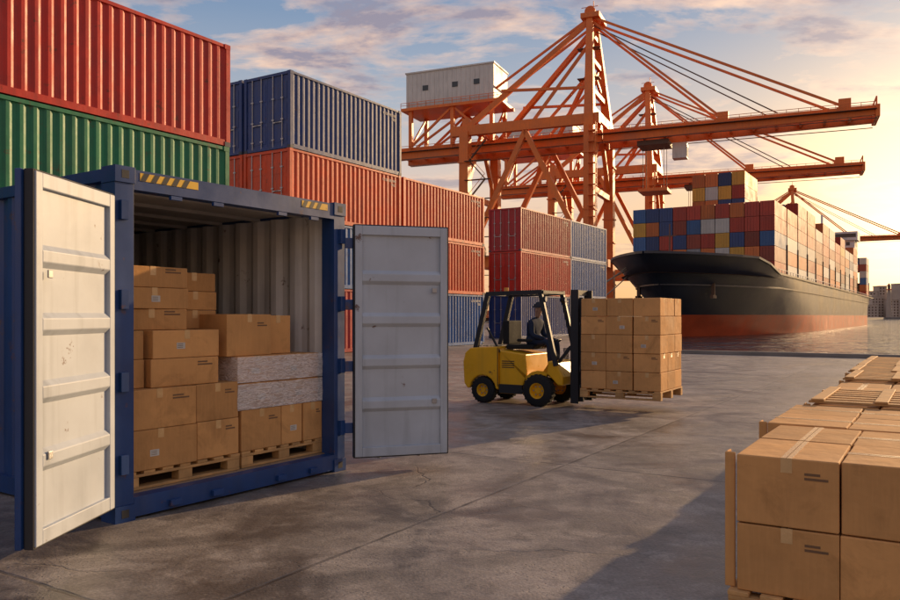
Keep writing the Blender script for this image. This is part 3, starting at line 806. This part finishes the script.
vo=nd(t,'ShaderNodeTexVoronoi');vo.feature='DISTANCE_TO_EDGE';vo.inputs['Scale'].default_value=.33
va=nd(t,'ShaderNodeVectorMath',operation='ADD');nn=nd(t,'ShaderNodeTexNoise');nn.inputs['Scale'].default_value=1.4;nn.inputs['Detail'].default_value=6
t.links.new(tc,nn.inputs['Vector']);t.links.new(tc,va.inputs[0]);t.links.new(nn.outputs['Color'],va.inputs[1]);t.links.new(va.outputs[0],vo.inputs['Vector'])
cr=mth(t,'MULTIPLY',mrange(t,vo.outputs[0],.0,.006,1,0),mrange(t,noise(t,tc,.25,2),.50,.58,0,.8))
vp=nd(t,'ShaderNodeTexVoronoi');vp.inputs['Scale'].default_value=30;t.links.new(tc,vp.inputs['Vector'])
pit=mth(t,'MULTIPLY',mrange(t,vp.outputs[0],.08,.24,1,0),mrange(t,n2,.47,.60,0,.6))
dark=mth(t,'MAXIMUM',mth(t,'MAXIMUM',mth(t,'MULTIPLY',J,.9),cr),pit)
c=mixc(t,mth(t,'MULTIPLY',dark,.85),vm.outputs[0],(.025,.022,.02))
t.links.new(c,bs.inputs['Base Color'])
t.links.new(mrange(t,n4,.38,.62,.56,.30),bs.inputs['Roughness'])
bn=nd(t,'ShaderNodeBump');bn.inputs['Strength'].default_value=.6;bn.inputs['Distance'].default_value=.010
h=mth(t,'SUBTRACT',mth(t,'ADD',mth(t,'MULTIPLY',n3,.4),mth(t,'MULTIPLY',n5,1.2)),mth(t,'MULTIPLY',dark,.9))
t.links.new(h,bn.inputs['Height']);t.links.new(bn.outputs[0],bs.inputs['Normal'])
mb=MB();mb.add([tuple(p) for p in poly],[tuple(range(len(poly)))],G);mb.obj('quay_ground')
mb=MB()
edge=[A_,B,C,D,E]
for a,b_ in zip(edge[:-1],edge[1:]):
    mb.add([(a.x,a.y,0),(b_.x,b_.y,0),(b_.x,b_.y,-6),(a.x,a.y,-6)],[(0,1,2,3)],CONCW)
mb.obj('quay_wall')
mb=MB()
a=B-U*.12-V*.2;b_=B-U*.12-V*300
mb.beam((a.x,a.y,.07),(b_.x,b_.y,.07),.22,.14,CONCW);mb.obj('quay_kerb',bevel=.01)
def bollard(p):
    mb=MB();mb.cyl((0,0,0),(0,0,.06),.3,BLK,20);mb.cyl((0,0,.06),(0,0,.42),.14,BLK,20,.12);mb.cyl((0,0,.42),(0,0,.5),.14,BLK,20,.24);mb.cyl((0,0,.5),(0,0,.58),.24,BLK,20,.18)
    mb.obj('mooring_bollard',None,p,smooth=True)
for k in(9,21,33):
    p=B-U*.7-V*k; bollard((p.x,p.y,.0))
WM=bpy.data.materials.new('harbour_water');WM.use_nodes=True;t=WM.node_tree;bs=t.nodes['Principled BSDF']
tc=nd(t,'ShaderNodeTexCoord').outputs['Object']
bs.inputs['Base Color'].default_value=(.03,.042,.05,1);bs.inputs['Roughness'].default_value=.09;bs.inputs['IOR'].default_value=1.33
bn=nd(t,'ShaderNodeBump');bn.inputs['Strength'].default_value=1;bn.inputs['Distance'].default_value=1.1
h=mth(t,'ADD',noise(t,tc,.5,4,.55,(1,1,1),.5),mth(t,'MULTIPLY',noise(t,tc,.12,3,.5),2.2))
t.links.new(h,bn.inputs['Height']);t.links.new(bn.outputs[0],bs.inputs['Normal'])
mb=MB();mb.add([(-3000,-1600,WL),(9000,-1600,WL),(9000,12000,WL),(-3000,12000,WL)],[(0,1,2,3)],WM);mb.obj('water')
LAND=mk('hazed_distant_land',(.26,.20,.16),.9,var=.3,vscale=.01)  # warm haze of the far shore is put into this base colour
BLD=mk('hazed_building_wall',(.44,.35,.28),.8,var=.2,vscale=.05,island=.3)  # wall colour paled and warmed to paint in distance haze
mb=MB();n=220
vs=[];fs=[]
for i in range(n+1):
    a=rad(15+ i*55/n);R0=1500
    hh=14+11*math.sin(i*.11)+8*math.sin(i*.37+1)+random.uniform(-1.5,2.5)
    for R_,z in((R0,WL),(R0+40,2),(R0+260,max(6,hh)),(R0+700,max(12,hh*1.6)),(R0+1600,WL)): vs.append((R_*math.sin(a),R_*math.cos(a),z))
for i in range(n):
    for j in range(4): fs.append((i*5+j,(i+1)*5+j,(i+1)*5+j+1,i*5+j+1))
mb.add(vs,fs,LAND);mb.obj('distant_shore_hills',smooth=True)
def bldg(px,Y,w,h,d=14):
    mb=MB();x=scr(px,Y)
    mb.box((-w/2,0,0),(w/2,d,h),BLD);mb.box((-w/2-.4,-.4,h),(w/2+.4,d+.4,h+.8),BLD)
    for r in range(int(h/3.2)):
        for k in range(int(w/3.5)): mb.box((-w/2+1+k*3.5,-.1,1+r*3.2),(-w/2+2.6+k*3.5,0,2.6+r*3.2),CRD)
    mb.obj('harbour_building',None,(x,Y,0),rad(random.uniform(-12,12)))
pier=MB();pier.box((-260,-30,-6),(420,90,-.05),CONCW);pier.obj('distant_pier',None,(scr(905,900),900,0),0)
for px,w,h in((868,22,14),(874,10,30),(878,14,24),(883,9,36),(886,30,12),(892,11,28),(897,16,20),(903,8,38),(910,40,14),(930,20,30),(955,40,16)): bldg(px,900+random.uniform(-15,25),w,h)
mb=MB();mb.cyl((0,0,0),(0,0,30),3,BLD,16,1.8);mb.cyl((0,0,30),(0,0,31),3,BOOT,16);mb.cyl((0,0,31),(0,0,35),1.5,GLZ,12);mb.cyl((0,0,35),(0,0,37.5),2,BOOT,12,.1)
mb.obj('lighthouse',None,(scr(889,860),860,0),smooth=True)

# ---------------------------------------------------------------- world
w=bpy.data.worlds.new('World');scene.world=w;w.use_nodes=True;t=w.node_tree
bg=t.nodes['Background']
sky=nd(t,'ShaderNodeTexSky',sky_type='NISHITA');sky.sun_disc=False;sky.sun_elevation=rad(SUN_EL);sky.sun_rotation=rad(SUN_AZ);sky.dust_density=3;sky.air_density=1.2
g=nd(t,'ShaderNodeTexCoord').outputs['Generated']
s=nd(t,'ShaderNodeSeparateXYZ');t.links.new(g,s.inputs[0])
rp_=nd(t,'ShaderNodeValToRGB');t.links.new(s.outputs[2],rp_.inputs[0]);cr_=rp_.color_ramp
cr_.elements[0].position=0;cr_.elements[0].color=(.92,.47,.20,1);cr_.elements[1].position=1;cr_.elements[1].color=(.13,.21,.38,1)
for p,c in((.07,(.88,.54,.31)),(.16,(.70,.54,.45)),(.25,(.40,.43,.49)),(.36,(.19,.28,.43))):
    el=cr_.elements.new(p);el.color=(*c,1)
dt=nd(t,'ShaderNodeVectorMath',operation='DOT_PRODUCT');t.links.new(g,dt.inputs[0])
GD=Vector((math.sin(rad(31)),math.cos(rad(31)),.09)).normalized();dt.inputs[1].default_value=GD
dv_=mth(t,'MAXIMUM',dt.outputs['Value'],0)
low=mrange(t,s.outputs[2],.14,.36,1,.12)
pd=mth(t,'MULTIPLY',mth(t,'POWER',dv_,22),low);pd2=mth(t,'POWER',dv_,130)
zz=mth(t,'ADD',mth(t,'MAXIMUM',s.outputs[2],0),.12)
cb=nd(t,'ShaderNodeCombineXYZ');t.links.new(mth(t,'DIVIDE',s.outputs[0],zz),cb.inputs[0]);t.links.new(mth(t,'DIVIDE',s.outputs[1],zz),cb.inputs[1]);cb.inputs[2].default_value=3.7
cn=noise(t,cb.outputs[0],1.7,10,.60,(1.0,1.45,1),.35)
cm=mrange(t,cn,.48,.585,0,1)
cn2=noise(t,cb.outputs[0],4.2,7,.6,(1.,1.4,1))
shade=mth(t,'ADD',mth(t,'MULTIPLY',cn,.6),mth(t,'MULTIPLY',cn2,.4))
ccol=mixc(t,mrange(t,shade,.48,.59,0,1),(1.0,.66,.46),(.30,.25,.31))
base=mixc(t,mth(t,'MULTIPLY',pd,.95,None,True),rp_.outputs[0],(1.05,.60,.24))
base=mixc(t,mth(t,'MULTIPLY',cm,mrange(t,s.outputs[2],.04,.22,.15,.9)),base,ccol)
gl=mixc(t,pd2,(0,0,0),(1.4,1.0,.6))
base=mixc(t,1.0,base,gl,'ADD')
sk=nd(t,'ShaderNodeVectorMath',operation='SCALE');t.links.new(sky.outputs[0],sk.inputs[0]);sk.inputs['Scale'].default_value=.015
tot=mixc(t,1.0,base,sk.outputs[0],'ADD')
t.links.new(tot,bg.inputs[0]);bg.inputs[1].default_value=1.0
l=bpy.data.lights.new('sun','SUN');l.energy=5.0;l.angle=rad(.6);l.color=(1,.66,.34)
lo=bpy.data.objects.new('sun',l);scene.collection.objects.link(lo);lo.rotation_euler=SD.to_track_quat('Z','Y').to_euler()
cam=bpy.data.cameras.new('camera');co=bpy.data.objects.new('camera',cam);scene.collection.objects.link(co)
co.location=(0,0,CH);co.rotation_euler=(rad(90),0,0);cam.sensor_width=36;cam.lens=F/900*36;cam.shift_y=(HZ-300)/900
cam.clip_start=.1;cam.clip_end=20000;scene.camera=co
scene.view_settings.view_transform='Standard';scene.view_settings.look='None';scene.view_settings.exposure=0
